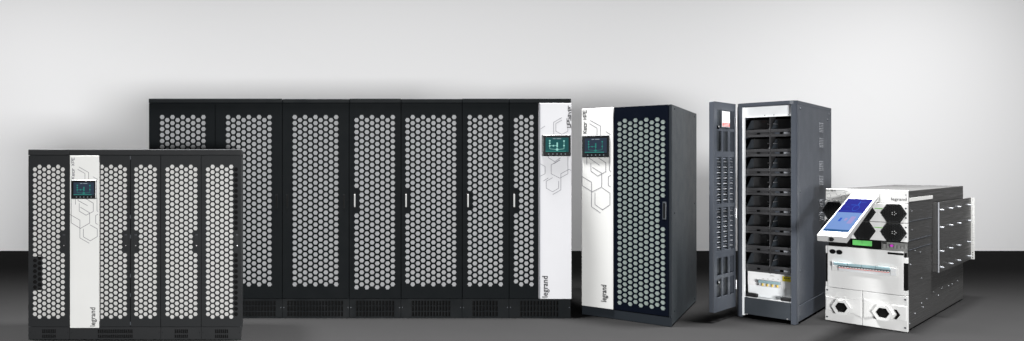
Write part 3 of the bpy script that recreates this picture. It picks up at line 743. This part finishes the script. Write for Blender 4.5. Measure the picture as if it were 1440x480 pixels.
    zp1 = (T(1170, 344)[1] + T(1262, 352.5)[1]) / 2
    x1 = w - .026; x0 = .016
    bp = MB().box(x0, x1, -.010, .027, zp0 + .002, zp1, .0025).build('breaker_panel', M['rack_white'], root)
    dz = (zp1 - zp0) * .2
    for a_, b_, c_, d_ in ((x1 + .0005, w - .001, zp1 - dz * 1.3, zp1 - .05), (x1 + .0005, w - .001, zp0 + .003, zp0 + dz * .6),
                           (.002, x0 - .0005, zp1 - dz * .9, zp1), (.002, x0 - .0005, zp0 + .003, zp0 + dz * .6)):
        MB().box(a_, b_, -.006, .026, c_, d_, .001).build('mounting_ear', M['rack_white'], bp)
    for a_, b_, c_ in ((x1 + .0005, w - .002, 1.3), (.004, x0 - .0005, .9)):
        MB().box(a_, b_, -.002, .02, zp0 + dz * .6 + .002, zp1 - dz * c_ - .002).build('side_rail', M['hole'], root)
    for px, py in ((1171.2, 350.5), (1180.3, 351.8)):
        u, z = T(px, py)
        MB().cyl((u, -.0112, z), .021, .003, n=28).build('cable_hole', M['hole'], bp)
    ua, z = T(1248.4, 355.2); ub, _ = T(1271.6, 357)
    MB().box(ua, ub, -.0125, -.0103, z - .012, z + .006, .001).build('label_slot', M['hole'], bp)
    # breaker window
    ua, ub = T(1170.5, 375)[0], T(1264, 385)[0]; z1 = (T(1175, 364.8)[1] + T(1255, 375.5)[1]) / 2; z0 = (T(1175, 376)[1] + T(1258, 390)[1]) / 2
    hgt = z1 - z0
    wf = MB().box(ua, ub, -.016, -.0105, z0, z1, .002).build('breaker_window', M['rack_grey'], bp)
    a, c = T(1180, 375)[0], T(1252, 385)[0]
    lv = None
    row = MB().box(a, c, -.026, -.0165, z0 + hgt * .08, z0 + hgt * .48, .001).build('breaker_row', M['plastic'], wf)
    MB().box(a, c, -.024, -.0166, z0 + hgt * .49, z0 + hgt * .66).build('switch_slot', M['slate_dark'], wf)
    sw = MB(); rd = MB()
    n = 18
    for i in range(n):
        xx = a + (c - a) * (i + .5) / n; q = (c - a) / n
        sw.box(xx - q * .28, xx + q * .28, -.034, -.0245, z0 + hgt * .46, z0 + hgt * .57, .001)
        rd.box(xx - q * .4, xx + q * .4, -.0275, -.0262, z0 + hgt * .385, z0 + hgt * .45)
    sw.build('switch_levers', M['rack_white'], wf); rd.build('switch_marks', M['red'], wf)
    a2 = T(1172.5, 375)[0]
    cv = MB()
    for i in range(4):
        e0 = a2 + .006 + (c - a2) * i / 4; e1 = a2 + .006 + (c - a2) * (i + 1) / 4 - .0015
        cv.box(e0, e1, -.036, -.0165, z0 + hgt * .67, z0 + hgt * .98, .004)
    cv.build('window_cover', M['clear'], wf)
    MB().box(a2 - .006, a2 + .004, -.032, -.0165, z0 + hgt * .5, z1 + .002, .003).build('cover_hinge', M['plastic'], wf)
    MB().box(c + .004, ub - .012, -.022, -.0165, z0 + hgt * .12, z0 + hgt * .46, .001).box(c + .004, ub - .012, -.022, -.0165, z0 + hgt * .52, z0 + hgt * .9, .001).build('blank_insert', M['plastic'], wf)
    # bottom panel: two halves with hexagon grips
    zb1 = zp0 - .001; zb0 = .004; us = T(1213, 435)[0]
    lp = MB().box(.0, us - .0012, -.012, .026, zb0, zb1, .003).build('battery_panel', M['rack_white'], root)
    rp = MB().box(us + .0012, w, -.012, .026, zb0, zb1, .003).build('battery_panel', M['rack_white'], root)
    zmid = (zb0 + zb1) / 2; bh = zb1 - zb0
    def facet(x0, x1, par, flip):      # raised middle band with chamfered ends
        m = MB()
        z0, z1 = zb0 + bh * .30, zb0 + bh * .72; tip = (x1 - x0) * .22
        pts = [(x0, z0), (x1 - tip, z0), (x1, zb0 + bh * .22), (x1, zb0 + bh * .80), (x1 - tip, z1), (x0, z1)]
        if flip: pts = [(x0 + x1 - a_, b_) for a_, b_ in pts][::-1]
        m.prism(pts, -.020, -.0122, .005); return m.build('raised_band', M['rack_white'], par)
    facet(.004, us - .004, lp, False); facet(us + .008, w - .004, rp, True)
    for (px, py), par, n in (((1184.8, 426.5), lp, 1), ((1242.5, 437.6), rp, 2)):
        u, z = T(px, py); ro = bh * .245
        ring = plate('hexagon_grip', hexa(u, z, ro, .92), [hexa(u, z, ro * .66, .92)], -.044, -.0205, M['rack_white'], par)
        MB().prism(hexa(u, z, ro * .64, .92), -.026, -.0206).build('grip_recess', M['hole'], ring)
        if n == 2:
            x_ = u + ro * .92 * .95; q = ro * .9
            pts = [(x_ + .004, z + q * .62), (x_ + .020, z + q * .62), (x_ + .042, z), (x_ + .020, z - q * .62), (x_ + .004, z - q * .62), (x_ + .024, z)]
            MB().prism(pts[::-1], -.026, -.0206).build('grip_recess', M['hole'], ring)
    for par, pts in ((lp, ((1164.5, 402), (1164.5, 438))), (rp, ((1274, 422), (1274, 461)))):
        for px, py in pts: u, z = T(px, py); MB().cyl((u, -.013, z), .007, .004, n=12).build('screw', M['slate_dark'], par)
    # side: light strip, panel seams, rivets and the bracket plate on stand-off studs
    m = MB()
    y0, z0 = SD(1281, 284.5); y1, z1 = SD(1316, 275)
    MB().box(w - .0075, w - .004, y0, y1, z0 + .004, z0 + .034).build('bright_slot_fill', M['rack_grey'], root)  # pale box; the slot's brightness is put into its colour
    for py in (311.5, 338, 351):
        _, z = SD(1284, py); m.box(w - .0075, w - .0050, .05, SD(1315, 300)[0], z - .002, z + .002)
    m.build('side_seam', M['slate'], root)
    for px, py in ((1285, 297), (1285, 323), (1290, 352), (1298, 354), (1283, 372), (1300, 390), (1290, 440), (1300, 425), (1308, 418), (1318, 408), (1330, 402), (1345, 395), (1353, 390), (1320, 372), (1357, 366), (1302, 430), (1325, 412), (1282, 455), (1340, 398)):
        y, z = SD(px, py); MB().cyl((w - .0065, y, z), .005, .004, 'X', 10).build('rivet', M['dull_steel'], root)
    y0 = SD(1316.5, 330)[0]; z1, z0 = SD(1316.5, 284)[1], SD(1316.5, 380.5)[1]
    xo = w + .03; y1 = L + .10
    br = MB().box(xo, xo + .004, y0, y1, z0, z1).build('mounting_plate', M['rack'], root)
    MB().box(xo - .002, xo + .006, y0 - .004, y0 - .0003, z0, z1).build('plate_edge', M['dull_steel'], br)
    MB().box(w - .0075, xo - .0025, y0 + .008, y0 + .03, z0 + .004, z1 - .004).build('spacer', M['rack'], br)
    plate('perforated_flange', rect(xo + .0045, xo + .030, z0 + .002, z1 - .002), [rect(xo + .014, xo + .020, z0 + .012 + i * (z1 - z0 - .02) / 24, z0 + .012 + (i + .5) * (z1 - z0 - .02) / 24) for i in range(24)], y1 - .004, y1, M['rack_grey'], br)
    for c in range(4):
        for r_ in range(4):
            y = y0 + .05 + (y1 - y0 - .16) * (0, .30, .58, .96)[c]; z = z1 + (z0 - z1) * (.11, .36, .70, .93)[r_]
            MB().cyl((xo + .016, y, z), .008, .024, 'X', 12, r2=.006).build('stud', M['dull_steel'], br)
    # touch screen hinged under the top strip and swung out
    uR, uL = uB - .003, uA + .003
    zh = T(1216, 270.5)[1] - .01
    O, Dr = ray(1190.5, 333.5); t = (uR - O.x) / Dr.x; Pb = O + Dr * t
    out, zbm = Pb.y, Pb.z
    top = Vector((0, -.006, zh)); bot = Vector((0, out, zbm)); along = bot - top; n = Vector((0, along.z, -along.y)).normalized()
    if n.y > 0: n = -n
    Q = lambda u, f, off=0.: (Vector((u, 0, 0)) + top + along * f + n * off)
    th_ = .045
    b = bmesh.new()
    lip = lambda u: [Q(u, 0), Q(u, 1), Q(u, 1) + Vector((0, .012, -.050)), Q(u, .90, -th_ * 1.1), Q(u, .06, -th_ * .7)]
    A_ = [b.verts.new(p) for p in lip(uL)]; B_ = [b.verts.new(p) for p in lip(uR)]
    b.faces.new(A_); b.faces.new(B_[::-1])
    for i in range(5): j = (i + 1) % 5; b.faces.new((A_[i], B_[i], B_[j], A_[j]))
    bmesh.ops.recalc_face_normals(b, faces=b.faces[:])
    bmesh.ops.bevel(b, geom=b.edges[:], offset=.004, segments=2, profile=.5, affect='EDGES')
    sc = MB().join(b).build('touchscreen', M['screen_shell'], root)
    W = uR - uL
    def zone(u0, u1, f0, f1, m, name, off):
        c = [Q(uL + W * u0, f0, off), Q(uL + W * u1, f0, off), Q(uL + W * u1, f1, off), Q(uL + W * u0, f1, off)]
        return MB().quadslab(c, n, .0006).build(name, m, sc)
    zone(.035, .965, .12, .925, M['screen_rim'], 'display_rim', .0008)
    zone(.05, .95, .135, .47, M['blue_deep'], 'display', .0016)
    zone(.05, .95, .4702, .86, M['blue_pale'], 'display', .0016)
    zone(.05, .95, .8602, .91, M['blue_teal'], 'display', .0016)
    g = MB(); rg = []
    for k in range(16):
        a = 2 * math.pi * k / 16; a2 = 2 * math.pi * (k + 1) / 16
        P_ = lambda a, r: Q(uL + W * (.58 + r * math.cos(a)), .36 + r * .62 * math.sin(a), .0022)
        g._add([P_(a, .10), P_(a, .115), P_(a2, .115), P_(a2, .10)], [(0, 1, 2, 3)])
    for u0, u1, f0, f1 in ((.56, .60, .2, .29), (.34, .52, .285, .298), (.2, .34, .34, .345), (.64, .80, .22, .226), (.14, .86, .435, .44)):
        g._add([Q(uL + W * u0, f0, .0024), Q(uL + W * u1, f0, .0024), Q(uL + W * u1, f1, .0024), Q(uL + W * u0, f1, .0024)], [(0, 1, 2, 3)])
    g.build('display_graphic', M['blue_mid'], sc)
    zone(.32, .40, .60, .68, M['blue_mid'], 'display_icon', .0022)
    zone(.50, .58, .60, .66, M['mauve'], 'display_icon', .0022)
    zone(.66, .82, .56, .72, M['mauve'], 'display_icon', .0022)
    for u0, f0 in ((.28, .96), (.72, .96), (.3, .07), (.7, .07)):
        c = Q(uL + W * u0, f0, .001); MB().cyl(c, .003, .002, n=8).build('indicator', M['blue_mid'], sc)
    e0 = Q(uL, 1); nz = e0.z
    pts = [(uL + W * (.50 + dx), nz - dz) for dx, dz in ((-.07, .012), (.02, .010), (.09, .022), (.03, .043), (-.06, .043))]
    nb = MB().prism(pts, e0.y - .003, e0.y + .016).build('cable_notch', M['hole'], sc)
    # arms that carry the swung screen
    for u_ in (uL + .012, uR - .012):
        MB().box(u_ - .004, u_ + .004, -.03, .003, zh - .03, zh - .018).build('hinge', M['steel'], sc)
build_rack()

# ------------------------------------------------------------------ camera
cam = bpy.data.cameras.new('camera'); co = bpy.data.objects.new('camera', cam); COL.objects.link(co)
co.location = (0, 0, EYE); co.rotation_euler = (math.pi / 2, 0, 0)
cam.sensor_width = 36; cam.lens = F / 1440 * 36
cam.shift_x = (720 - CX) / 1440; cam.shift_y = -(240 - CY) / 1440
cam.clip_start = .05; cam.clip_end = 200
S.camera = co

# ------------------------------------------------------------------ light
def area(name, loc, target, sx, sy, power, col=(1, 1, 1), spread=180):
    l = bpy.data.lights.new(name, 'AREA'); l.shape = 'RECTANGLE'; l.size = sx; l.size_y = sy; l.energy = power; l.color = col
    l.spread = math.radians(spread)
    o = bpy.data.objects.new(name, l); COL.objects.link(o); o.location = loc
    o.rotation_euler = (Vector(target) - Vector(loc)).to_track_quat('-Z', 'Y').to_euler()
    return o
area('added_key_light', (2.2, -5.0, .64), (2.6, 6, .9), 3.2, 1.2, 1520)  # unseen lamp added to light the fronts and cast the row's wall halo
for x, p in ((-4.4, 63), (.6, 38), (5.6, 36), (10.6, 82)):
    area('added_wall_light', (x, 5.6, 7.2), (x, WALL_Y, 1.05), 4.8, .5, p, spread=65)  # unseen lamps added to brighten the back wall evenly
sp = bpy.data.lights.new('added_floor_spot', 'SPOT'); sp.energy = 25000; sp.spot_size = math.radians(74); sp.spot_blend = 1.; sp.shadow_soft_size = .6  # unseen spots added so the floor fades to black towards the wall
for i, x in enumerate((-3., 1.1, 5.2, 9.3)):
    so = bpy.data.objects.new('added_floor_spot', sp); COL.objects.link(so); so.location = (x, 5.5, 9.)
    so.rotation_euler = (Vector((x, 2.75, 0)) - Vector((x, 5.5, 9.))).to_track_quat('-Z', 'Y').to_euler()

W = bpy.data.worlds.new('World'); S.world = W; W.use_nodes = True
W.node_tree.nodes['Background'].inputs['Color'].default_value = (1, 1, 1, 1)
W.node_tree.nodes['Background'].inputs['Strength'].default_value = .09
S.view_settings.view_transform = 'Standard'; S.view_settings.look = 'None'; S.view_settings.exposure = 0; S.view_settings.gamma = 1
S.cycles.max_bounces = 6
